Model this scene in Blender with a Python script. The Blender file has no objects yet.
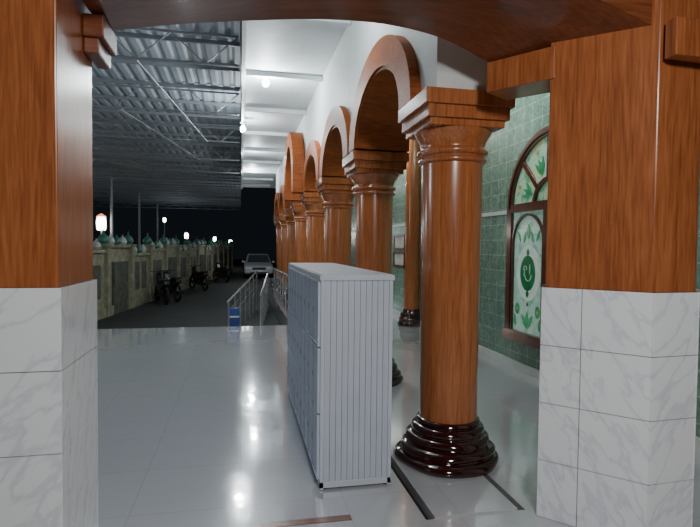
import bpy, bmesh, math, random
from mathutils import Vector, Matrix
random.seed(3)
S = bpy.context.scene
COL = S.collection
pi = math.pi

# ------------------------------------------------------------------ materials
def newmat(name):
    m = bpy.data.materials.new(name); m.use_nodes = True
    nt = m.node_tree; b = nt.nodes['Principled BSDF']
    return m, nt, b
def N(nt, t): return nt.nodes.new(t)
def L(nt, a, b): nt.links.new(a, b)
def coords(nt, scale=(1,1,1), rot=(0,0,0)):
    tc = N(nt,'ShaderNodeTexCoord'); mp = N(nt,'ShaderNodeMapping')
    mp.inputs['Scale'].default_value = scale; mp.inputs['Rotation'].default_value = rot
    L(nt, tc.outputs['Object'], mp.inputs['Vector']); return mp.outputs['Vector']
def ramp(nt, fac, stops):
    r = N(nt,'ShaderNodeValToRGB'); e = r.color_ramp.elements
    while len(e) < len(stops): e.new(0.5)
    for i,(p,c) in enumerate(stops): e[i].position = p; e[i].color = (*c,1)
    L(nt, fac, r.inputs['Fac']); return r.outputs['Color']
def plain(name, col, rough=.5, metal=0, emis=None, es=0, coat=0, spec=.5, var=.08):
    m, nt, b = newmat(name)
    v = coords(nt); n = N(nt,'ShaderNodeTexNoise'); n.inputs['Scale'].default_value = 6
    L(nt, v, n.inputs['Vector'])
    c = ramp(nt, n.outputs['Fac'], [(.3, tuple(x*(1-var) for x in col)), (.7, tuple(min(1,x*(1+var)) for x in col))])
    L(nt, c, b.inputs['Base Color'])
    b.inputs['Roughness'].default_value = rough; b.inputs['Metallic'].default_value = metal
    b.inputs['Coat Weight'].default_value = coat; b.inputs['Coat Roughness'].default_value = .08
    b.inputs['Specular IOR Level'].default_value = spec
    if emis: b.inputs['Emission Color'].default_value = (*emis,1); b.inputs['Emission Strength'].default_value = es
    return m
def wood(name, dark, mid, light, scale=(9,9,.55), rough=.28, coat=.5, spec=.5, lo=.34, hi=.70):
    m, nt, b = newmat(name)
    v = coords(nt, scale)
    n = N(nt,'ShaderNodeTexNoise'); n.inputs['Scale'].default_value = 1.0; n.inputs['Detail'].default_value = 3; n.inputs['Distortion'].default_value = 1.2
    L(nt, v, n.inputs['Vector'])
    v2 = coords(nt, tuple(s*7 for s in scale))
    n2 = N(nt,'ShaderNodeTexNoise'); n2.inputs['Scale'].default_value = 1.3; n2.inputs['Detail'].default_value = 5; n2.inputs['Distortion'].default_value = .3
    L(nt, v2, n2.inputs['Vector'])
    mx = N(nt,'ShaderNodeMath'); mx.operation = 'MULTIPLY_ADD'; mx.inputs[1].default_value = .65
    L(nt, n2.outputs['Fac'], mx.inputs[0])
    m3 = N(nt,'ShaderNodeMath'); m3.operation='MULTIPLY'; m3.inputs[1].default_value=.40
    L(nt, n.outputs['Fac'], m3.inputs[0]); L(nt, m3.outputs[0], mx.inputs[2])
    c = ramp(nt, mx.outputs[0], [(lo,dark),((lo+hi)/2+.01,mid),(hi,light)])
    L(nt, c, b.inputs['Base Color'])
    b.inputs['Roughness'].default_value = rough; b.inputs['Specular IOR Level'].default_value = spec
    b.inputs['Coat Weight'].default_value = coat; b.inputs['Coat Roughness'].default_value = .12
    return m
WOOD = wood('varnished_wood', (.21,.056,.018), (.355,.108,.034), (.46,.155,.056))
WOODC = wood('varnished_column_wood', (.27,.078,.025), (.40,.130,.042), (.50,.18,.066), scale=(8,8,.5), rough=.25)
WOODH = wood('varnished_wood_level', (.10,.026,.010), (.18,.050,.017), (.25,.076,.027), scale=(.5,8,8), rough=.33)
WOODARC = wood('varnished_arch_wood', (.20,.050,.014), (.32,.088,.022), (.40,.122,.033), scale=(.8,5,5), rough=.5, coat=0, spec=.15)
DARKRED = plain('dark_red_gloss', (.030,.006,.004), .10, coat=.8)
FRAMEW = wood('window_wood', (.05,.012,.006), (.10,.024,.012), (.16,.04,.02), scale=(8,8,1))
WHITE = plain('white_paint', (.66,.69,.66), .6, var=.04)
WHITEC = plain('ceiling_white', (.66,.70,.72), .6, var=.05)
GROUT = plain('grout', (.14,.145,.15), .8)
DARK = plain('dark_gap', (.02,.016,.014), .5)
STEEL = plain('painted_steel', (.22,.24,.26), .5, .1)
CHROME = plain('stainless_steel', (.48,.49,.51), .25, .6)
ALU = plain('aluminium_panel', (.62,.67,.76), .38, .2, var=.03)
ALUD = plain('aluminium_dim', (.30,.33,.39), .42, .25, var=.05)
ALUE = plain('aluminium_edge', (.70,.75,.82), .3, .25, var=.03)
ALUH = plain('aluminium_pull', (.40,.43,.48), .3, .5, var=.03)
BLACK = plain('black_plastic', (.012,.012,.014), .4)
RUBBER = plain('rubber', (.01,.01,.01), .8)
ROADM = plain('asphalt', (.024,.026,.025), .75, var=.4)
FENCE = plain('fence_plaster', (.27,.26,.18), .75, var=.3)
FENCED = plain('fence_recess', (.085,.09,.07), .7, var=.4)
GREENP = plain('green_dome_paint', (.03,.15,.10), .35)
WDOME = plain('pale_dome_paint', (.36,.38,.35), .4)
PAPER = plain('paper_notice', (.60,.60,.55), .6, var=.25)
BULB = plain('lamp_glow', (1,1,1), .4, emis=(.92,1,1), es=45)
BULB2 = plain('street_lamp_glow', (1,1,1), .4, emis=(1,.92,.82), es=14)
REDGLOW = plain('red_lamp_band', (.6,.1,.03), .4, emis=(1,.25,.08), es=2)
SILVER = plain('silver_car_paint', (.50,.53,.56), .35, .1)
GLASSD = plain('dark_glass', (.07,.08,.09), .08, coat=.5)
HEAD = plain('headlight_glass', (.7,.7,.7), .1)
BLUE = plain('blue_plastic', (.02,.06,.24), .4)
DBLUE = plain('dark_blue_paint', (.006,.009,.025), .3)
REDP = plain('dark_red_paint', (.03,.005,.005), .3)
ARCHREFL = wood('arch_reflection_brown', (.10,.03,.012), (.19,.06,.025), (.26,.09,.04), scale=(.6,9,9), rough=.25)  # brown standing in for the wooden arch mirrored in the floor

def marble(name):
    m, nt, b = newmat(name)
    v = coords(nt, (1,1,1.0), (.6,.75,.4))
    mp = N(nt,'ShaderNodeMapping'); mp.inputs['Scale'].default_value=(1.3,7,1.7); L(nt, v, mp.inputs['Vector'])
    n = N(nt,'ShaderNodeTexNoise'); n.inputs['Scale'].default_value = 2.1; n.inputs['Detail'].default_value = 4; n.inputs['Distortion'].default_value = .25
    L(nt, mp.outputs[0], n.inputs['Vector'])
    c = ramp(nt, n.outputs['Fac'], [(.0,(.87,.89,.91)),(.45,(.87,.89,.91)),(.50,(.70,.73,.79)),(.535,(.87,.89,.91)),(1,(.90,.91,.92))])
    L(nt, c, b.inputs['Base Color']); b.inputs['Roughness'].default_value = .14
    b.inputs['Coat Weight'].default_value = .3
    return m
MARBLE = marble('marbled_tile')

def brickmat(name, c1, c2, mortar, w, h, plane, msize, rough, noise=0.0, off=(0,0), bump=0, coat=0, crough=.03):
    m, nt, b = newmat(name)
    tc = N(nt,'ShaderNodeTexCoord'); sp = N(nt,'ShaderNodeSeparateXYZ'); cb = N(nt,'ShaderNodeCombineXYZ')
    L(nt, tc.outputs['Object'], sp.inputs[0])
    L(nt, sp.outputs[plane[0]], cb.inputs[0]); L(nt, sp.outputs[plane[1]], cb.inputs[1])
    mp = N(nt,'ShaderNodeMapping'); mp.inputs['Location'].default_value = (off[0],off[1],0); L(nt, cb.outputs[0], mp.inputs['Vector'])
    br = N(nt,'ShaderNodeTexBrick'); br.offset = 0; br.squash = 1
    br.inputs['Scale'].default_value = 1; br.inputs['Brick Width'].default_value = w; br.inputs['Row Height'].default_value = h
    br.inputs['Mortar Size'].default_value = msize; br.inputs['Mortar Smooth'].default_value = .1
    br.inputs['Color1'].default_value = (*c1,1); br.inputs['Color2'].default_value = (*c2,1); br.inputs['Mortar'].default_value = (*mortar,1)
    L(nt, mp.outputs[0], br.inputs['Vector'])
    out = br.outputs['Color']
    if noise:
        n = N(nt,'ShaderNodeTexNoise'); n.inputs['Scale'].default_value = 10; n.inputs['Detail'].default_value = 5; n.inputs['Distortion'].default_value = 1.8
        L(nt, tc.outputs['Object'], n.inputs['Vector'])
        g = ramp(nt, n.outputs['Fac'], [(.35,(1-noise,)*3),(.65,(1+noise*.7,)*3)])
        mx = N(nt,'ShaderNodeMix'); mx.data_type='RGBA'; mx.blend_type='MULTIPLY'; mx.inputs[0].default_value = 1
        L(nt, out, mx.inputs[6]); L(nt, g, mx.inputs[7]); out = mx.outputs[2]
    L(nt, out, b.inputs['Base Color']); b.inputs['Roughness'].default_value = rough
    b.inputs['Coat Weight'].default_value = coat; b.inputs['Coat Roughness'].default_value = crough
    if bump:
        n = N(nt,'ShaderNodeTexNoise'); n.inputs['Scale'].default_value = 5; n.inputs['Detail'].default_value = 2
        L(nt, tc.outputs['Object'], n.inputs['Vector'])
        bp = N(nt,'ShaderNodeBump'); bp.inputs['Strength'].default_value = bump; bp.inputs['Distance'].default_value = .02
        L(nt, n.outputs['Fac'], bp.inputs['Height']); L(nt, bp.outputs[0], b.inputs['Normal']); L(nt, bp.outputs[0], b.inputs['Coat Normal'])
    return m
FLOORM = brickmat('glazed_floor_tile', (.49,.50,.525), (.50,.51,.535), (.40,.41,.435), .6, .6, (0,1), .0025, .14, bump=.08, coat=1, crough=.065)
ROOMF = brickmat('threshold_tile', (.50,.48,.44), (.52,.50,.46), (.3,.3,.3), .4, .4, (0,1), .003, .2)
GREENT = brickmat('green_wall_tile', (.165,.295,.225), (.195,.33,.255), (.36,.47,.42), .20, .20, (1,2), .005, .25, noise=.28)
CORR = plain('galvanised_roof', (.30,.34,.38), .6, .0, var=.04)

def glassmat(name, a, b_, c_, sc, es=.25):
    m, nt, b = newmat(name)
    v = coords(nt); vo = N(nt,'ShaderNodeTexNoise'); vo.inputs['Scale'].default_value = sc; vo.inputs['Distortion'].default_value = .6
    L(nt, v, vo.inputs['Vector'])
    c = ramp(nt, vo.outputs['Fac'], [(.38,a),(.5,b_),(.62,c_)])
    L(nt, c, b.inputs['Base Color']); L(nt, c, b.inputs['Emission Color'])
    b.inputs['Emission Strength'].default_value = es; b.inputs['Roughness'].default_value = .15  # faint glow in the glass stands in for backlight
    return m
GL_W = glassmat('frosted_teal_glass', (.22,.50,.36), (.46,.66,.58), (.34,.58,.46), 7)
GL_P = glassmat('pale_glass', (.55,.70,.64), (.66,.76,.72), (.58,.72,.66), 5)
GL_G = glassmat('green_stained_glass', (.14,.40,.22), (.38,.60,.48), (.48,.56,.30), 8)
GL_ORN = plain('green_glass_ornament', (.07,.32,.16), .2, emis=(.04,.32,.13), es=.22, var=.4)  # this and the ornament glass below also glow in place of backlight
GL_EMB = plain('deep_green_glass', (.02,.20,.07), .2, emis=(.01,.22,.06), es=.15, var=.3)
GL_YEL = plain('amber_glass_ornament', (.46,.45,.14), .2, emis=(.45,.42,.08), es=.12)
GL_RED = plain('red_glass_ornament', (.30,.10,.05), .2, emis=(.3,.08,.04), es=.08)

# ------------------------------------------------------------------ mesh builder
class MB:
    def __init__(s): s.bm = bmesh.new(); s.mi = 0
    def _f(s, vs):
        try:
            f = s.bm.faces.new(vs); f.material_index = s.mi; return f
        except ValueError: return None
    def box(s, lo, hi, M=None):
        c = [Vector((x,y,z)) for z in (lo[2],hi[2]) for x,y in ((lo[0],lo[1]),(hi[0],lo[1]),(hi[0],hi[1]),(lo[0],hi[1]))]
        if M: c = [M @ v for v in c]
        v = [s.bm.verts.new(p) for p in c]
        for q in ((3,2,1,0),(4,5,6,7),(0,1,5,4),(1,2,6,5),(2,3,7,6),(3,0,4,7)): s._f([v[i] for i in q])
        return s
    def prism(s, poly, z0, z1):
        a = [s.bm.verts.new((x,y,z0)) for x,y in poly]; b = [s.bm.verts.new((x,y,z1)) for x,y in poly]
        n = len(poly); s._f(a[::-1]); s._f(b)
        for i in range(n): s._f([a[i],a[(i+1)%n],b[(i+1)%n],b[i]])
        return s
    def extr(s, poly, axis, a0, a1, M=None):
        def mk(p, a):
            v = Vector((a,p[0],p[1])) if axis=='X' else Vector((p[0],a,p[1]))
            return M @ v if M else v
        a = [s.bm.verts.new(mk(p,a0)) for p in poly]; b = [s.bm.verts.new(mk(p,a1)) for p in poly]
        n = len(poly); s._f(a); s._f(b[::-1])
        for i in range(n): s._f([b[i],b[(i+1)%n],a[(i+1)%n],a[i]])
        return s
    def lathe(s, prof, seg=48, c=(0,0,0), M=None, wob=None):
        rings = []
        for r,z in prof:
            ring = []
            for i in range(seg):
                t = 2*pi*i/seg; rr = r*wob(t,z) if wob else r
                p = Vector((c[0]+rr*math.cos(t), c[1]+rr*math.sin(t), c[2]+z))
                if M: p = M @ p
                ring.append(s.bm.verts.new(p))
            rings.append(ring)
        for a,b in zip(rings, rings[1:]):
            for i in range(seg): s._f([a[i],a[(i+1)%seg],b[(i+1)%seg],b[i]])
        s._f(rings[0][::-1]); s._f(rings[-1]); return s
    def rod(s, p, q, r, seg=8):
        p, q = Vector(p), Vector(q); d = q-p; R = d.to_track_quat('Z','Y').to_matrix().to_4x4()
        M = Matrix.Translation(p) @ R
        return s.lathe([(r,0),(r,d.length)], seg, M=M)
    def ring(s, c, R, r, M=None, seg=24, ms=8, a0=0, a1=2*pi):
        full = abs(a1-a0-2*pi) < 1e-6; n = seg if full else seg+1; rs = []
        for i in range(n):
            t = a0+(a1-a0)*i/seg; rr = []
            for j in range(ms):
                u = 2*pi*j/ms; k = R+r*math.cos(u)
                p = Vector((c[0]+r*math.sin(u), c[1]+k*math.cos(t), c[2]+k*math.sin(t)))
                if M: p = M @ p
                rr.append(s.bm.verts.new(p))
            rs.append(rr)
        for i in range(seg):
            a, b = rs[i], rs[(i+1)%n]
            for j in range(ms): s._f([a[j],a[(j+1)%ms],b[(j+1)%ms],b[j]])
        if not full: s._f(rs[0]); s._f(rs[-1][::-1])
        return s
    def done(s, name, mats, parent=None, loc=(0,0,0), rotz=0, bevel=0, smooth=True, angle=35):
        bmesh.ops.recalc_face_normals(s.bm, faces=s.bm.faces)
        me = bpy.data.meshes.new(name); s.bm.to_mesh(me); s.bm.free()
        for m in (mats if isinstance(mats,(list,tuple)) else [mats]): me.materials.append(m)
        if smooth:
            for p in me.polygons: p.use_smooth = True
            me.set_sharp_from_angle(angle=math.radians(angle))
        o = bpy.data.objects.new(name, me); COL.objects.link(o)
        o.location = loc; o.rotation_euler[2] = rotz
        if parent: o.parent = parent
        if bevel:
            b = o.modifiers.new('Bevel','BEVEL'); b.width = bevel; b.segments = 2; b.limit_method='ANGLE'
        return o
def empty(name, loc=(0,0,0), rotz=0):
    o = bpy.data.objects.new(name, None); COL.objects.link(o); o.location = loc; o.rotation_euler[2] = rotz; o.empty_display_size=.2; return o
def tag(o, label, cat, group=None, kind=None):
    o['label'] = label; o['category'] = cat
    if group: o['group'] = group
    if kind: o['kind'] = kind
    return o
def struct(o, label=None, cat=None):
    o['kind'] = 'structure'
    if label: o['label'] = label
    if cat: o['category'] = cat
    return o
def clone(top, loc, rotz=None, **kw):
    n = top.copy(); COL.objects.link(n); n.location = loc
    if rotz is not None: n.rotation_euler[2] = rotz
    def rec(src, dst):
        for ch in list(src.children):
            c = ch.copy(); COL.objects.link(c); c.parent = dst; rec(ch, c)
    rec(top, n)
    for k,v in kw.items(): n[k] = v
    return n

# ------------------------------------------------------------------ setting
SH = .012
m = MB()
m.box((-9,1.95,-.4),(1.0,9.75,0))
m.box((1.0,1.95,-.4),(3.35,2.66,0))
m.box((1.05,2.66,-.4),(1.55,4.05,SH)); m.box((1.60,2.66,-.4),(3.35,4.05,0)); m.box((1.0,4.05,-.4),(3.35,9.75,0))
m.box((.93,9.75,-.4),(3.35,24,0))
struct(m.done('floor', FLOORM, smooth=False), 'glossy white tiled terrace and walkway floor', 'floor')
m = MB(); m.box((-9,-4,-.4),(6,1.94,-.002))
struct(m.done('floor.001', ROOMF, smooth=False), 'cream tiled threshold floor', 'floor')
m = MB(); m.box((1.0,2.66,-.4),(1.05,4.05,-.05)); struct(m.done('trim_1', DARK, smooth=False), 'dark shallow floor gutter', 'gutter')
m = MB(); m.box((1.55,2.66,-.4),(1.60,4.05,-.05)); struct(m.done('trim_2', DARK, smooth=False), 'dark shallow floor gutter', 'gutter')
m = MB(); m.box((.10,2.735,0),(.60,2.79,.003)); struct(m.done('reflection_strip', ARCHREFL, smooth=False), 'brown strip painted on floor as wood arch reflection', 'painted reflection')  # reflection of the arch, painted as a thin brown strip
m = MB(); m.box((-30,9.76,-.5),(.92,70,-.4)); m.box((.92,24.01,-.5),(20,70,-.4))
struct(m.done('ground', ROADM, smooth=False), 'dark asphalt road surface', 'road')
m = MB(); m.box((3.35,2.6,-.4),(3.55,24,4.1)); struct(m.done('wall_right', GREENT, smooth=False), 'green marbled tile wall', 'wall')
m = MB(); m.box((3.325,2.6,0),(3.35,24,.10)); struct(m.done('baseboard_right', WHITE, smooth=False), 'white skirting along green tiled wall', 'baseboard')
m = MB(); m.box((3.338,6.15,1.93),(3.349,9.2,1.98)); m.box((3.338,9.7,1.93),(3.349,24,1.98)); struct(m.done('trim_3', WHITE, smooth=False), 'pale border strip on green tiles', 'trim')

# arcade
CX = 1.44; SP = 2.18; Y0 = 3.43; NC = 8; ZS = 2.51
GATE = 3
ZC = 4.1
m = MB()
xa, xb = CX-.22, CX+.22
def hole(k): return (1.00, 1.0, 2.80) if k==GATE else (.97, .70, ZS)
ys = [Y0-.25]
for k in range(NC-1):
    yc = Y0+SP*(k+.5); A,B,zc = hole(k)
    if k==GATE: ys += [yc-A-.001]
    ys += [yc+A*math.cos(pi-pi*i/28) for i in range(29)]
    if k==GATE: ys += [yc+A+.001]
ys.append(Y0+SP*(NC-1)+.25)
def zb(y):
    for k in range(NC-1):
        yc = Y0+SP*(k+.5); A,B,zc = hole(k)
        if abs(y-yc) <= A+.0001: return zc+B*math.sqrt(max(0,1-((y-yc)/A)**2))
    return ZS
vb = []
for y in ys:
    z = zb(y); vb.append([m.bm.verts.new(p) for p in ((xa,y,z),(xb,y,z),(xb,y,ZC),(xa,y,ZC))])
for a,b in zip(vb, vb[1:]):
    for i in range(4): m._f([a[i],a[(i+1)%4],b[(i+1)%4],b[i]])
m._f(vb[0]); m._f(vb[-1])
struct(m.done('wall_arcade', WHITE, smooth=False), 'white plaster wall above the arches', 'wall')
def arch_mesh(inn, mid, out, w, wo, leg=0):
    m = MB(); n = 36
    def ringset(i_, o_, x0, x1):
        rs = []
        pts = [(1,0,-leg)] if leg else []
        pts += [(math.cos(pi*i/n), math.sin(pi*i/n), 0) for i in range(n+1)]
        if leg: pts += [(-1,0,-leg)]
        for c,s_,dz in pts:
            rs.append([m.bm.verts.new(p) for p in ((x0,i_[0]*c,i_[1]*s_+dz),(x1,i_[0]*c,i_[1]*s_+dz),(x1,o_[0]*c,o_[1]*s_+dz),(x0,o_[0]*c,o_[1]*s_+dz))])
        for a,b in zip(rs, rs[1:]):
            for i in range(4): m._f([a[i],a[(i+1)%4],b[(i+1)%4],b[i]])
        m._f(rs[0]); m._f(rs[-1][::-1])
    ringset(inn, mid, -w, w)
    k = (inn[0]+.025, inn[1]+.025)
    ringset(k, out, -wo, -w+.06); ringset(k, out, w-.06, wo)
    return m
a0 = None
for k in range(NC-1):
    if k==GATE: continue
    loc = (CX, Y0+SP*(k+.5), ZS+.001)
    if a0 is None:
        a0 = arch_mesh((.76,.50),(.969,.699),(1.05,.755),.28,.30).done('wooden_arch', WOODARC, loc=loc, angle=30)
        tag(a0, 'broad varnished wooden round arch lining between columns', 'arch', 'arcade arches')
    else:
        c = a0.copy(); COL.objects.link(c); c.location = loc
o = arch_mesh((.74,.74),(.999,.999),(1.07,1.06),.32,.48,.28).done('wooden_arch', WOODARC, loc=(CX-.0, Y0+SP*(GATE+.5), 2.80), angle=30)
tag(o, 'tall projecting varnished wooden arch rising above the others', 'arch', 'arcade arches')

# columns
def column(loc):
    e = empty('column', loc)
    def wob(t,z):
        k = max(0, 1-z/.30)
        return 1 + k*(.024*math.sin(3*t+z*34)+.018*math.sin(5*t-z*21)) + .035*k*math.cos(t-pi*1.05)
    p = [(.352,0),(.362,.015),(.362,.04),(.345,.058),(.315,.064),(.312,.072),(.328,.085),(.326,.108),(.306,.124),(.278,.130),(.274,.138),(.292,.152),(.288,.175),(.268,.19),(.246,.196),(.244,.204),(.256,.218),(.250,.238),(.232,.252),(.215,.258),(.215,.266),(.224,.276),(.218,.290),(.208,.298)]
    MB().lathe(p,72,wob=wob).done('base', DARKRED, e, angle=60)
    p = [(.202,.290),(.200,.5),(.204,1.2),(.210,2.06)]
    MB().lathe(p,56).done('shaft', WOODC, e)
    m = MB()
    p = [(.212,2.055),(.232,2.062),(.238,2.075),(.232,2.088),(.218,2.095),(.218,2.105),(.240,2.115),(.247,2.13),(.240,2.145),(.220,2.155),(.220,2.17),(.232,2.21),(.262,2.255),(.268,2.275)]
    m.lathe(p,56)
    for h,z0,z1 in ((.258,2.275,2.32),(.282,2.32,2.40),(.305,2.40,2.495)):
        m.box((-h,-h,z0),(h,h,z1))
    m.done('capital', WOODC, e, bevel=.012)
    return e
c0 = column((CX,Y0,SH)); tag(c0, 'round varnished wood column with dark red tiered base', 'column', 'arcade columns')
for k in range(1,NC): clone(c0, (CX, Y0+SP*k, 0))
e = empty('column', (3.18,9.42,0)); tag(e, 'slim tall wood column beside green tiled wall', 'column')
MB().lathe([(.16,0),(.165,.04),(.16,.30),(.15,.32)],40).lathe([(.21,0),(.215,.04),(.20,.08),(.18,.10),(.19,.13),(.175,.16),(.16,.18),(.165,.21),(.158,.24),(.15,.25)],40,c=(-.05,0,0)).done('base', DARKRED, e)
MB().lathe([(.142,.245),(.14,1.5),(.142,3.9)],40).done('shaft', WOODC, e)
MB().lathe([(.145,3.9),(.16,3.92),(.16,3.95),(.162,4.0),(.165,4.09)],40).done('capital', WOODC, e)

m = MB(); m.box((0,3.3,ZC),(3.55,24,ZC+.12))
struct(m.done('ceiling', WHITEC, smooth=False), 'white ceiling over walkway', 'ceiling')
m = MB(); m.box((0.0,3.3,ZC-.10),(.05,24,ZC))
struct(m.done('trim_4', WHITEC, smooth=False), 'white edge beam along ceiling', 'beam')
b0 = None
for i in range(9):
    y = 5.9+i*2.1
    if b0 is None:
        b0 = MB().box((.06,-.04,-.08),(CX-.225,.04,0)).done('ceiling_beam', WHITEC, loc=(0,y,ZC), bevel=.01)
        tag(b0, 'white painted cross beam under ceiling', 'beam', 'ceiling beams')
    else:
        c = b0.copy(); COL.objects.link(c); c.location = (0,y,ZC)

# canopy roof
m = MB(); nx = 230; x0, x1 = -10.0, -.02; top = []
for i in range(nx+1):
    x = x0+(x1-x0)*i/nx; ph = (i%5); z = 4.52 + (.03 if ph in (1,2) else 0)
    top.append((m.bm.verts.new((x,3.4,z)), m.bm.verts.new((x,42,z))))
for a,b in zip(top, top[1:]): m._f([a[0],b[0],b[1],a[1]])
o = m.done('canopy_roof', CORR, smooth=False); tag(o, 'corrugated galvanised metal canopy roof sheets', 'roof')
p0 = None
for i in range(32):
    y = 4.6+i*1.15
    if p0 is None:
        p0 = MB().box((-10,-.02,4.455),(-.03,.02,4.515)).done('purlin', STEEL, loc=(0,y,0), smooth=False)
        tag(p0, 'grey steel purlin under metal canopy', 'beam', 'canopy purlins')
    else:
        c = p0.copy(); COL.objects.link(c); c.location=(0,y,0)
ZT, ZBM = 4.42, 4.02
def truss():
    m = MB(); n = 11
    m.rod((-10,0,ZT),(-.05,0,ZT),.018,6); m.rod((-10,0,ZBM),(-.05,0,ZBM),.018,6)
    for i in range(n):
        a = -10+9.95*i/n; b = -10+9.95*(i+1)/n; mid = (a+b)/2
        m.rod((a,0,ZT),(mid,0,ZBM),.010,5); m.rod((mid,0,ZBM),(b,0,ZT),.010,5)
    return m
t0 = None
for i in range(12):
    y = 7.6+i*2.8
    if t0 is None:
        t0 = truss().done('roof_truss', STEEL, loc=(0,y,0)); tag(t0, 'open-web grey steel truss carrying canopy', 'truss', 'canopy trusses')
    else: c = t0.copy(); COL.objects.link(c); c.location=(0,y,0)
for i,(ax,ay,bx,by) in enumerate(((-1.4,7.6,-.8,13.2),(-2.2,10.4,-1.2,16.0),(-6,13.2,-3,18.8))):
    o = MB().rod((ax,ay,ZBM-.025),(bx,by,ZBM-.025),.013,6).done('roof_brace', STEEL)
    tag(o, 'thin steel diagonal brace below canopy trusses', 'brace', 'canopy braces')
q0=None
for (x,y) in ((-4.9,18.8),(-4.9,21.6),(-4.9,27.2),(-4.9,32.8)):
    if q0 is None:
        q0 = MB().lathe([(.11,-.4),(.11,-.36),(.055,-.35),(.055,ZBM-.02)],12).done('canopy_post', STEEL, loc=(x,y,0)); tag(q0,'grey steel post holding up metal canopy','post','canopy posts')
    else: c=q0.copy(); COL.objects.link(c); c.location=(x,y,0)

# ------------------------------------------------------------------ portal piers
def pier(core, tt, zt, name, label, splits):
    cx = sum(p[0] for p in core)/len(core); cy = sum(p[1] for p in core)/len(core)
    e = empty(name, (cx,cy,0)); tag(e, label, 'pillar')
    loc = (-cx,-cy,0)
    sh = lambda k: [((x-cx)*k+cx,(y-cy)*k+cy) for x,y in core]
    m = MB(); m.prism(sh(1.02), 0.003, tt-.005); m.done('pillar_core', GROUT, e, loc=loc, smooth=False)
    m = MB()
    n = len(core); rh = tt/4
    for i in range(n):
        P = Vector(core[i]); Q = Vector(core[(i+1)%n]); d = Q-P; Ln = d.length; u = d/Ln; nn = Vector((u.y,-u.x))
        cuts = [0]+splits.get(i,[])+[Ln]
        for j in range(4):
            for a,b in zip(cuts, cuts[1:]):
                g = .002; a2 = a+(g if a>0 else -.008); b2 = b-(g if b<Ln else -.008)
                A = P+u*a2; B = P+u*b2; t=.011
                m.prism([tuple(A+nn*t),tuple(A),tuple(B),tuple(B+nn*t)], j*rh+g, (j+1)*rh-g)
    m.done('tile_cladding', MARBLE, e, loc=loc, smooth=False)
    m = MB(); m.prism(sh(.98), tt-.004, zt)
    m.done('wood_cladding', WOOD, e, loc=loc, smooth=False, bevel=.006)
    return e
LP = [(-.925,2.24),(-.705,2.24),(-.705,2.75),(-.925,2.75)]
RP = [(1.64,2.59),(2.0,2.205),(2.27,2.22),(2.42,2.36),(2.1,2.8),(1.78,2.8)]
pier(LP, 1.325, 3.35, 'portal_pillar', 'square pillar, varnished wood above white marbled tiles', {})
pier(RP, 1.285, 3.35, 'portal_pillar', 'angled pillar, varnished wood above white marbled tiles', {0:[.2]})

m = MB(); n = 48
farA, farB = Vector((-.66,2.80)), Vector((1.44,2.90)); neaA, neaB = Vector((-.69,2.18)), Vector((1.98,2.24))
ctl = [(0,2.545),(.08,2.585),(.2,2.635),(.36,2.69),(.5,2.73),(.65,2.75),(.76,2.74),(.87,2.70),(1,2.60)]
def zarch(t):
    for i in range(len(ctl)-1):
        if t <= ctl[i+1][0]+1e-9:
            (t1,z1),(t2,z2) = ctl[i],ctl[i+1]
            t0_,z0_ = ctl[max(0,i-1)]; t3_,z3_ = ctl[min(len(ctl)-1,i+2)]
            m1 = (z2-z0_)/(t2-t0_); m2 = (z3_-z1)/(t3_-t1); h=t2-t1; s=(t-t1)/h
            return (2*s**3-3*s**2+1)*z1+(s**3-2*s**2+s)*h*m1+(-2*s**3+3*s**2)*z2+(s**3-s**2)*h*m2
sec = []
for i in range(n+1):
    t = i/n; z = zarch(t)
    f = farA.lerp(farB,t); g = neaA.lerp(neaB,t)
    sec.append([m.bm.verts.new(p) for p in ((f.x,f.y,z),(g.x,g.y,z),(g.x,g.y,3.35),(f.x,f.y,3.35))])
for a,b in zip(sec,sec[1:]):
    for i in range(4): m._f([a[i],a[(i+1)%4],b[(i+1)%4],b[i]])
m._f(sec[0]); m._f(sec[-1])
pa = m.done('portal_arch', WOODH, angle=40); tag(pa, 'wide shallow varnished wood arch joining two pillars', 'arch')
m = MB(); m.prism([(1.42,2.89),(1.655,2.56),(1.86,2.72),(1.62,3.02)], 2.42, 2.595)
o = m.done('impost_block', WOOD, bevel=.006, smooth=False); tag(o, 'wooden impost carrying arch end on angled pillar', 'impost')
m = MB(); m.prism([(2.005,2.19),(2.005,2.12),(2.32,2.12),(2.32,2.20)], 2.42, 2.60)
o = m.done('impost_block', WOOD, bevel=.006, smooth=False); tag(o, 'wooden impost block on front of angled pillar', 'impost')
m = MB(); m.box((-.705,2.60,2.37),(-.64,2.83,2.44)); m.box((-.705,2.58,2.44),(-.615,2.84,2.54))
o = m.done('impost_block', WOODH, bevel=.006, smooth=False); tag(o, 'slim wooden impost moulding on side of square pillar', 'impost')

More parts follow.
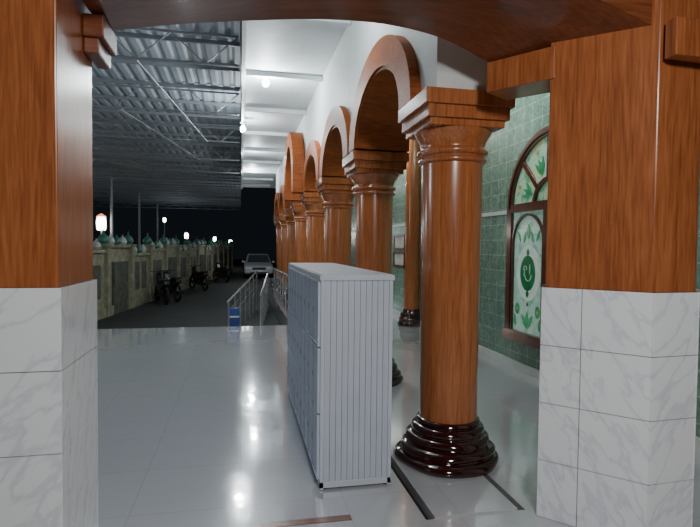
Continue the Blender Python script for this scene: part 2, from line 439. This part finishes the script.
# ------------------------------------------------------------------ shoe locker
e = empty('shoe_cabinet', (.70,4.17,0)); tag(e, 'tall grey aluminium shoe cabinet with ribbed panels on terrace floor', 'cabinet')
X2, Y2, H = .225, 1.07, 1.32
m = MB(); m.box((-X2+.012,-Y2+.012,.03),(X2-.012,Y2-.012,H-.02)); m.done('body', ALUD, e, smooth=False)
m = MB()
for sx in (-1,1):
    for sy in (-1,1):
        m.box((-X2 if sx<0 else X2-.022, -Y2 if sy<0 else Y2-.022, .005),(-X2+.022 if sx<0 else X2, -Y2+.022 if sy<0 else Y2, H-.03))
m.box((-X2,-Y2,.015),(X2,-Y2+.02,.05)); m.box((-X2,Y2-.02,.015),(X2,Y2,.05)); m.box((-X2,-Y2,.015),(-X2+.02,Y2,.05)); m.box((X2-.02,-Y2,.015),(X2,Y2,.05))
m.done('frame', ALUE, e, smooth=False)
for sy in (-1,1):
    m = MB(); n = 11; w = (2*X2-.044)/n
    for i in range(n):
        a = -X2+.022+i*w
        y = sy*(Y2-.012)
        m.box((a+.002, min(y,y+sy*.008), .05),(a+w-.002, max(y,y+sy*.008), H-.03))
        m.box((a+w*.40, min(y,y+sy*.011), .05),(a+w*.60, max(y,y+sy*.011), H-.03))
    m.done('end_panel', ALU, e, smooth=False)
m = MB(); m.box((-X2-.008,-Y2-.008,H-.03),(X2+.008,Y2+.008,H))
n=9; w=(2*X2)/n
for i in range(n): m.box((-X2+i*w+.004,-Y2,H),(-X2+(i+1)*w-.004,Y2,H+.006))
m.done('top_panel', ALUE, e, smooth=False)
for sx in (-1,1):
    for sy in (-1,1):
        MB().lathe([(.016,0),(.018,.004),(.012,.008),(.012,.02)],12,c=(sx*(X2-.03),sy*(Y2-.03),0)).done('foot', BLACK, e)
nc, nr = 9, 3
dw = (2*Y2-.044)/nc; dh = (H-.03-.055)/nr
d0=h0=None
for i in range(nc):
    for j in range(nr):
        yc = -Y2+.022+dw*(i+.5); zc = .055+dh*(j+.5)
        if d0 is None:
            m = MB(); a,b = dw/2-.005, dh/2-.005
            m.box((-.004,-a,-b),(.008,a,b))
            ns=4
            for q in range(ns):
                y = -a+.014+(2*a-.028)*q/ns
                m.box((-.010,y+.006,-b+.02),(-.004,y+(2*a-.028)/ns-.006,b-.02))
            m.box((-.015,-a,-b),(-.004,-a+.014,b)); m.box((-.015,a-.014,-b),(-.004,a,b)); m.box((-.015,-a,-b),(-.004,a,-b+.014)); m.box((-.015,-a,b-.014),(-.004,a,b))
            d0 = m.done('door', ALU, e, loc=(-X2+.0,yc,zc), smooth=False)
            h0 = MB().box((-.020,-.005,-.02),(-.014,.005,.02)).done('handle', ALUH, d0, loc=(0,a-.007,.0), bevel=.002)
        else:
            d = d0.copy(); COL.objects.link(d); d.location = (-X2,yc,zc); h = h0.copy(); COL.objects.link(h); h.parent = d

# ------------------------------------------------------------------ arched window in the green wall
WY, WB, WS, WR = 5.17, .40, 1.98, .86
e = empty('window_1', (3.35,WY,WB)); e['kind']='structure'; e['label']='dark wood arched window with green stained glass'; e['category']='window'
def arcpts(r, n=24, c=(0,0)): return [(c[0]+r*math.cos(pi*i/n), c[1]+r*math.sin(pi*i/n)) for i in range(n+1)]
def band(m, ri, ro, x0, x1, c, n=28, a0=0, a1=pi):
    rs=[]
    for i in range(n+1):
        t=a0+(a1-a0)*i/n; cc, ss = math.cos(t), math.sin(t)
        rs.append([m.bm.verts.new(p) for p in ((x0,c[0]+ri*cc,c[1]+ri*ss),(x1,c[0]+ri*cc,c[1]+ri*ss),(x1,c[0]+ro*cc,c[1]+ro*ss),(x0,c[0]+ro*cc,c[1]+ro*ss))])
    for a,b in zip(rs,rs[1:]):
        for i in range(4): m._f([a[i],a[(i+1)%4],b[(i+1)%4],b[i]])
    m._f(rs[0]); m._f(rs[-1])
def leafshape(m, c, L_, w, ang, x=-.034, t=.006):
    pts=[]; n=8
    for i in range(n+1): s=i/n; pts.append((s*L_, w*math.sin(pi*s)))
    for i in range(n-1,0,-1): s=i/n; pts.append((s*L_, -w*math.sin(pi*s)))
    ca,sa=math.cos(ang),math.sin(ang)
    m.extr([(c[0]+a*ca-b*sa, c[1]+a*sa+b*ca) for a,b in pts],'X',x-t,x+t)
def disc(m, c, a, b, x0, x1, n=24): m.extr([(c[0]+a*math.cos(2*pi*i/n), c[1]+b*math.sin(2*pi*i/n)) for i in range(n)],'X',x0,x1)
zs = WS-WB
m = MB(); fx0, fx1 = -.07, -.001
band(m, WR-.10, WR, fx0, fx1, (0,zs))
band(m, WR-.07, WR-.03, fx0-.015, fx0, (0,zs))
m.box((fx0,-WR,0),(fx1,-WR+.10,zs)); m.box((fx0,WR-.10,0),(fx1,WR,zs)); m.box((fx0-.02,-WR-.02,-.03),(fx1,WR+.02,.09))
m.box((fx0-.005,-WR+.1,zs-.05),(fx1,WR-.1,zs+.05)); m.box((fx0-.005,-.05,.09),(fx1,.05,zs-.05))
band(m, .26, .31, fx0+.01, fx1, (0,zs))
for a in (pi*.25, pi*.5, pi*.75):
    M = Matrix.Translation((0,0,zs)) @ Matrix.Rotation(a-pi/2, 4, 'X')
    m.box((fx0+.01,-.028,.3),(fx1,.028,WR-.09), M)
for s in (-1,1):
    band(m, .32, .345, fx0+.01, fx1, (s*.405, zs-.42), a0=0, a1=pi)
    m.box((fx0+.01, s*.405-.345, .09),(fx1, s*.405-.32, zs-.42)); m.box((fx0+.01, s*.405+.32, .09),(fx1, s*.405+.345, zs-.42))
m.done('window_frame', FRAMEW, e, smooth=False)
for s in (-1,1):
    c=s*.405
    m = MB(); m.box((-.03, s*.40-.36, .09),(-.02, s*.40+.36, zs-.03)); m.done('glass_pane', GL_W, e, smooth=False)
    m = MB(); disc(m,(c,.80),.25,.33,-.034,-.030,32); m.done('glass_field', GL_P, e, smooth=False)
    m = MB()
    for k in range(3): leafshape(m,(c,.14),.20,.03,pi/2+(k-1)*.6)
    for q in (-1,1):
        leafshape(m,(c+q*.24,1.30),.14,.02,-pi/2-q*.5); leafshape(m,(c+q*.10,1.16),.14,.022,pi/2+q*.3)
        disc(m,(c+q*.22,.36),.05,.07,-.036,-.031,14); leafshape(m,(c+q*.26,.14),.15,.022,pi/2-q*.1)
    leafshape(m,(c,1.20),.18,.035,pi/2)
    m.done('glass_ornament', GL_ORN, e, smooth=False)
    m = MB(); disc(m,(c,.80),.16,.21,-.040,-.033,28)
    leafshape(m,(c,1.0),.09,.03,pi/2,x=-.037,t=.003); leafshape(m,(c,.60),.09,.03,-pi/2,x=-.037,t=.003)
    m.done('glass_emblem', GL_EMB, e, smooth=False)
    m = MB()
    band(m,.060,.070,-.045,-.040,(c-.02,.775),a0=pi*.95,a1=pi*2.0); band(m,.030,.038,-.045,-.040,(c+.045,.85),a0=-pi*.2,a1=pi*1.1)
    leafshape(m,(c-.055,.79),.12,.007,pi/2,x=-.043,t=.003); leafshape(m,(c+.07,.76),.10,.006,pi/2+.2,x=-.043,t=.003)
    m.done('emblem_lettering', GL_W, e, smooth=False)
    m = MB()
    for q in (-1,1): disc(m,(c+q*.22,.36),.018,.022,-.040,-.036,12)
    m.done('glass_bud', GL_YEL, e, smooth=False)
    m = MB(); disc(m,(c,.43),.016,.022,-.038,-.031,12); m.done('glass_flower', GL_RED, e, smooth=False)
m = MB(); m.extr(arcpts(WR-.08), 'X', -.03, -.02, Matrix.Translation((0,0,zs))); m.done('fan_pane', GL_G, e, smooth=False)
m = MB(); m2 = MB()
for a in (.125,.375,.625,.875):
    t=a*pi
    for k in range(3): leafshape(m,(.36*math.cos(t),zs+.36*math.sin(t)),.22,.028,t+(k-1)*.4)
    p=(.66*math.cos(t),zs+.66*math.sin(t)); disc(m2,p,.028,.028,-.045,-.04,14)
m.done('glass_ornament', GL_ORN, e, smooth=False); m2.done('glass_medallion', GL_YEL, e, smooth=False)

for z0,z1 in ((1.43,1.75),(1.06,1.38)):
    e = empty('notice_frame', (3.35,10.75,z0)); tag(e,'dark wood framed notice hung on green tiled wall','picture frame','wall notices')
    h=z1-z0
    m=MB(); m.box((-.03,-.40,0),(-.001,.40,.04)); m.box((-.03,-.40,h-.04),(-.001,.40,h)); m.box((-.03,-.40,0),(-.001,-.34,h)); m.box((-.03,.34,0),(-.001,.40,h)); m.done('frame',FRAMEW,e,smooth=False)
    MB().box((-.015,-.35,.03),(-.002,.35,h-.03)).done('paper',PAPER,e,smooth=False)
e = empty('light_switch', (3.35,7.15,1.37)); tag(e,'small white light switch on green tiled wall','light switch')
MB().box((-.012,-.045,-.06),(-.001,.045,.06)).done('plate',WHITE,e,bevel=.003); MB().box((-.018,-.015,-.025),(-.012,.015,.025)).done('rocker',WHITE,e)

# ------------------------------------------------------------------ lamps, and added lights without fixtures
def lamp(loc):
    e = empty('ceiling_lamp', loc)
    MB().lathe([(.06,0),(.06,-.02),(.03,-.03),(.025,-.06)],20).done('lamp_holder',WHITE,e)
    MB().lathe([(.022,-.055),(.035,-.08),(.05,-.11),(.055,-.135),(.045,-.165),(.025,-.185),(.002,-.19)],20).done('bulb',BULB,e)
    return e
l0 = lamp((.36,8.1,ZC)); tag(l0,'bare white bulb hanging from white ceiling','lamp','ceiling bulbs')
clone(l0, (.03,10.95,ZC-.10))
def plight(loc, p, col=(.9,.97,1), r=.07):
    d = bpy.data.lights.new('light','POINT'); d.energy=p; d.color=col; d.shadow_soft_size=r
    o = bpy.data.objects.new('light', d); COL.objects.link(o); o.location=loc; return o
for loc,p in (((.36,8.1,3.8),95),((.0,10.95,3.8),130),((.36,14.6,3.85),60),((.36,18.3,3.85),60),((.6,4.6,3.8),36)): plight(loc,p,r=.06)  # first two belong to the bulbs, the others are added without fixtures
for y in (5.5,9.5,14,19): plight((2.5,y,3.8),48,(.95,1,.95),.12)  # added corridor lights with no fixture
def area(loc, rot, size, p, col=(1,1,1)):
    d = bpy.data.lights.new('area','AREA'); d.energy=p; d.size=size; d.color=col
    o = bpy.data.objects.new('area', d); COL.objects.link(o); o.location=loc; o.rotation_euler=rot; return o
area((.6,-.9,3.0),(math.radians(52),0,math.radians(-8)),.5,92,(1,.99,.98))
for loc,p in (((-5.5,6.0,2.8),150),((-8.5,13,2.4),130),((-9.5,24,2.4),110),((-4,36,3.0),60)): plight(loc,p,(.80,.91,1),.4)  # added lights without fixtures, brightening the canopy from the side
plight((-4.9,20.4,2.2),12,(1,.8,.55),.2)

# ------------------------------------------------------------------ boundary wall with green domes
ang = math.atan2(2.8,22.0); nb = 14; bw = 1.85
e = empty('boundary_wall', (-3.95,10.8,-.4), -ang); tag(e,'cream boundary wall with green and white domes beside road','wall')
hs = [1.66+.13*((i*7)%3-1) for i in range(nb)]
m = MB()
for i,h in enumerate(hs):
    m.box((-.1,i*bw,0),(.06,(i+1)*bw,h)); m.box((-.14,i*bw,h),(.12,(i+1)*bw,h+.08))
m.box((-.14,0,0),(.12,nb*bw,.25)); m.done('wall_body',FENCE,e,smooth=False)
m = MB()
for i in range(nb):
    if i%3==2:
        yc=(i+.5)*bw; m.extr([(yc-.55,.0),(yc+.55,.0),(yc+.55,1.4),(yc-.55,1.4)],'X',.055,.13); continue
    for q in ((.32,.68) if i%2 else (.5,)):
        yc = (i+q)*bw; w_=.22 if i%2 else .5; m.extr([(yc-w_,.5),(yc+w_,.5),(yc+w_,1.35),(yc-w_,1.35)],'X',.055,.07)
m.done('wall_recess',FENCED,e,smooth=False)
k0=dm0=None
for i in range(nb+1):
    if k0 is None:
        m=MB(); m.box((-.16,-.12,0),(.15,.12,1.82)); m.box((-.20,-.16,1.82),(.19,.16,1.88)); k0=m.done('pillar',FENCE,e,smooth=False)
        dm0=MB().lathe([(.10,0),(.10,.03),(.14,.07),(.145,.12),(.12,.18),(.07,.24),(.025,.28),(.018,.31),(.025,.33),(.018,.35),(.001,.40)],16).done('dome',GREENP,k0,loc=(0,0,1.88))
        k0.location=(0,0,0)
    else:
        k=k0.copy(); COL.objects.link(k); k.location=(0,i*bw,0); d=dm0.copy(); COL.objects.link(d); d.parent=k
sd={}
for i,h in enumerate(hs):
    for j,q in enumerate((.25,.5,.75)):
        yc=(i+q)*bw; key=j%2
        if key not in sd: sd[key]=MB().lathe([(.09,0),(.12,.07),(.10,.15),(.03,.23),(.001,.29)],12).done('small_dome',WDOME if key==0 else GREENP,e,loc=(0,yc,h+.08))
        else: c=sd[key].copy(); COL.objects.link(c); c.location=(0,yc,h+.08)

def street(loc, h, s, red=False):
    e = empty('street_lamp', (loc[0],loc[1],-.4))
    H_=h+.4
    MB().lathe([(.08,0),(.08,.1),(.035,.12),(.03,H_-s)],10).done('pole',STEEL,e)
    m=MB(); m.lathe([(s*.45,H_-s),(s*.55,H_-s*.8),(s*.6,H_),(s*.5,H_+s*.6),(s*.3,H_+s*.7)],12); m.done('lamp_globe',BULB2,e)
    m=MB(); m.lathe([(s*.65,H_+s*.68),(s*.4,H_+s*.9),(.02,H_+s*1.1)],12); m.done('lamp_cap',STEEL if not red else REDGLOW,e)
    return e
tag(street((-5.2,21.3),2.3,.30,True),'boxy street lantern glowing white with red cap','street lamp','street lamps')
for x,y,h,s in ((-3.6,36.5,2.1,.22),(-2.0,41.5,1.95,.2),(-.9,46,1.75,.24),(-4.3,31.4,2.9,.14)):
    tag(street((x,y),h,s),'slim street lamp with white glowing globe','street lamp','street lamps')

# ------------------------------------------------------------------ steps and railings
def railing(p, q, zt0, zt1, zb_, n=4):
    P=Vector(p); Q=Vector(q); d=Q-P; L_=d.length
    e = empty('handrail', (p[0],p[1],0), math.atan2(d.y,d.x)-pi/2)
    for i in range(n+1):
        t=i/n; zt=zt0+(zt1-zt0)*t
        MB().rod((0,L_*t,zb_),(0,L_*t,zt),.017,8).done('post',CHROME,e)
    m=MB(); m.rod((0,-.1,zt0),(0,L_+.1,zt1),.024,8); m.done('top_rail',CHROME,e)
    for dd in (.2,.38,.56): MB().rod((0,0,zt0-dd),(0,L_,zt1-dd),.011,8).done('lower_rail',CHROME,e)
    return e
m=MB()
for i in range(3): m.box((.05,9.76+i*.5,-.4),(.92,9.76+(i+1)*.5,-.1-.1*i))
tag(m.done('terrace_steps',WHITE,smooth=False),'low white steps from terrace down to road','steps')
tag(railing((.965,9.9),(.965,15.5),.88,.80,.0,7),'stainless steel handrail beside arcade','handrail','stair handrails')
tag(railing((-.24,10.5),(.45,15.5),.38,.72,-.4,6),'stainless steel sloping handrail beside terrace steps','handrail','stair handrails')
tag(railing((.42,11.4),(.80,16.0),.42,.62,-.4,5),'stainless steel sloping handrail between steps and arcade','handrail','stair handrails')
e=empty('plastic_barrier',(-.12,10.1,-.4)); tag(e,'narrow blue plastic barrier panel standing beside handrail','barrier')
MB().box((-.09,-.03,.08),(.09,.03,.70)).done('panel',BLUE,e,bevel=.02)
for z in (.32,.52): MB().box((-.09,-.036,z),(.09,.036,z+.03)).done('band',WHITE,e)
for s in (-1,1): MB().box((s*.07-.02,-.12,0),(s*.07+.02,.12,.09)).done('foot',BLACK,e)

# ------------------------------------------------------------------ vehicle
e=empty('car',(1.0,30.0,-.4)); tag(e,'silver car parked facing along dark road beside handrails','car')
m=MB()
m.extr([(0,.24),(-.03,.50),(.05,.66),(.35,.76),(1.05,.84),(3.9,.86),(4.05,.6),(4.0,.26)],'X',-.82,.82); m.done('body',SILVER,e,bevel=.09)
m=MB()
lo_=[m.bm.verts.new(p) for p in ((-.76,1.0,.82),(.76,1.0,.82),(.76,3.7,.84),(-.76,3.7,.84))]
hi_=[m.bm.verts.new(p) for p in ((-.58,1.7,1.36),(.58,1.7,1.36),(.58,3.1,1.36),(-.58,3.1,1.36))]
m._f(hi_)
for i in range(4): m._f([lo_[i],lo_[(i+1)%4],hi_[(i+1)%4],hi_[i]])
m.done('cabin',SILVER,e,bevel=.05)
m=MB()
w_=[m.bm.verts.new(p) for p in ((-.66,1.055,.88),(.66,1.055,.88),(.53,1.60,1.31),(-.53,1.60,1.31),(-.66,1.03,.88),(.66,1.03,.88),(.53,1.575,1.31),(-.53,1.575,1.31))]
for q in ((0,1,2,3),(4,5,6,7),(0,1,5,4),(1,2,6,5),(2,3,7,6),(3,0,4,7)): m._f([w_[i] for i in q])
m.done('windshield',GLASSD,e,smooth=False)
MB().box((-.38,-.05,.50),(.38,.02,.62)).done('grille',BLACK,e,smooth=False)
MB().box((-.5,-.06,.28),(.5,.0,.36)).done('air_intake',BLACK,e,smooth=False)
for s in (-1,1):
    MB().box((s*.60-.15,-.05,.50),(s*.60+.15,.05,.64)).done('headlight',HEAD,e,bevel=.03)
    MB().box((s*.88-.08,1.1,.86),(s*.88+.08,1.17,.98)).done('mirror',SILVER,e,bevel=.02)
    for y in (.72,3.2):
        M=Matrix.Translation((s*.74,y,.29))@Matrix.Rotation(pi/2,4,'Y')
        m=MB(); m.lathe([(.18,-.1),(.27,-.1),(.29,-.07),(.29,.07),(.27,.1),(.18,.1)],24,M=M); m.done('wheel',RUBBER,e)
m=MB(); m.box((-.22,-.07,.38),(.22,-.055,.47)); m.done('number_plate',WHITE,e)
plight((.3,27.3,2.2),80,(.9,.95,1),.3)  # added light without a fixture, brightens the car

def moto(loc, rz, paint):
    e=empty('motorcycle',loc,rz)
    for y in (-.62,.62):
        m=MB(); m.ring((0,y,.29),.25,.045,seg=20); m.ring((0,y,.29),.05,.03,seg=10)
        for k in range(6):
            t=k*pi/3; m.rod((0,y,.29),(0,y+.24*math.cos(t),.29+.24*math.sin(t)),.006,4)
        m.done('wheel',RUBBER,e)
    m=MB(); m.extr([(-.75,.62),(-.2,.45),(.15,.38),(.3,.42),(.42,.78),(.36,.92),(.2,.66),(-.15,.62),(-.72,.76)],'X',-.1,.1); m.done('body',paint,e,bevel=.03)
    m=MB(); m.box((-.09,-.3,.22),(.09,.15,.45)); m.rod((.12,-.1,.25),(.12,-.8,.3),.035); m.done('engine',BLACK,e,bevel=.02)
    m=MB(); m.extr([(-.7,.76),(-.15,.64),(.15,.66),(.1,.74),(-.2,.74),(-.68,.83)],'X',-.11,.11); m.done('seat',BLACK,e,bevel=.02)
    m=MB(); m.rod((.05,.62,.29),(.05,.36,.95),.02); m.rod((-.05,.62,.29),(-.05,.36,.95),.02); m.rod((-.3,.28,1.0),(.3,.28,1.0),.015); m.rod((0,.36,.9),(0,.3,1.0),.03); m.done('fork_and_handlebar',BLACK,e)
    MB().lathe([(.03,0),(.07,.03),(.075,.07),(.05,.09)],14,M=Matrix.Translation((0,.42,.88))@Matrix.Rotation(-pi/2,4,'X')).done('headlight',BLACK,e)
    return e
for i,(x,y,rz,p,nm) in enumerate(((-2.50,17.6,.35,DBLUE,'dark blue'),(-2.35,18.5,.5,BLACK,'black'),(-1.75,22.6,.5,REDP,'dark red'),(-1.0,27.5,.5,BLACK,'black'))):
    tag(moto((x,y,-.4),rz,p), nm+' motorcycle parked beside boundary wall','motorcycle','parked motorcycles')

# ------------------------------------------------------------------ world and camera
w = bpy.data.worlds.new('World'); S.world = w; w.use_nodes = True
w.node_tree.nodes['Background'].inputs[0].default_value = (.012,.015,.02,1); w.node_tree.nodes['Background'].inputs[1].default_value = .4
cd = bpy.data.cameras.new('Camera'); cam = bpy.data.objects.new('Camera', cd); COL.objects.link(cam)
cd.sensor_width = 36; cd.lens = 26.74; cd.clip_start=.05; cd.clip_end=200
cam.rotation_mode='QUATERNION'
cam.location = (0,0,1.5)
cam.rotation_quaternion = (Matrix.Rotation(math.radians(-11.84),4,'Z')@Matrix.Rotation(math.radians(90-1.93),4,'X')@Matrix.Rotation(math.radians(.6),4,'Z')).to_quaternion()
S.camera = cam
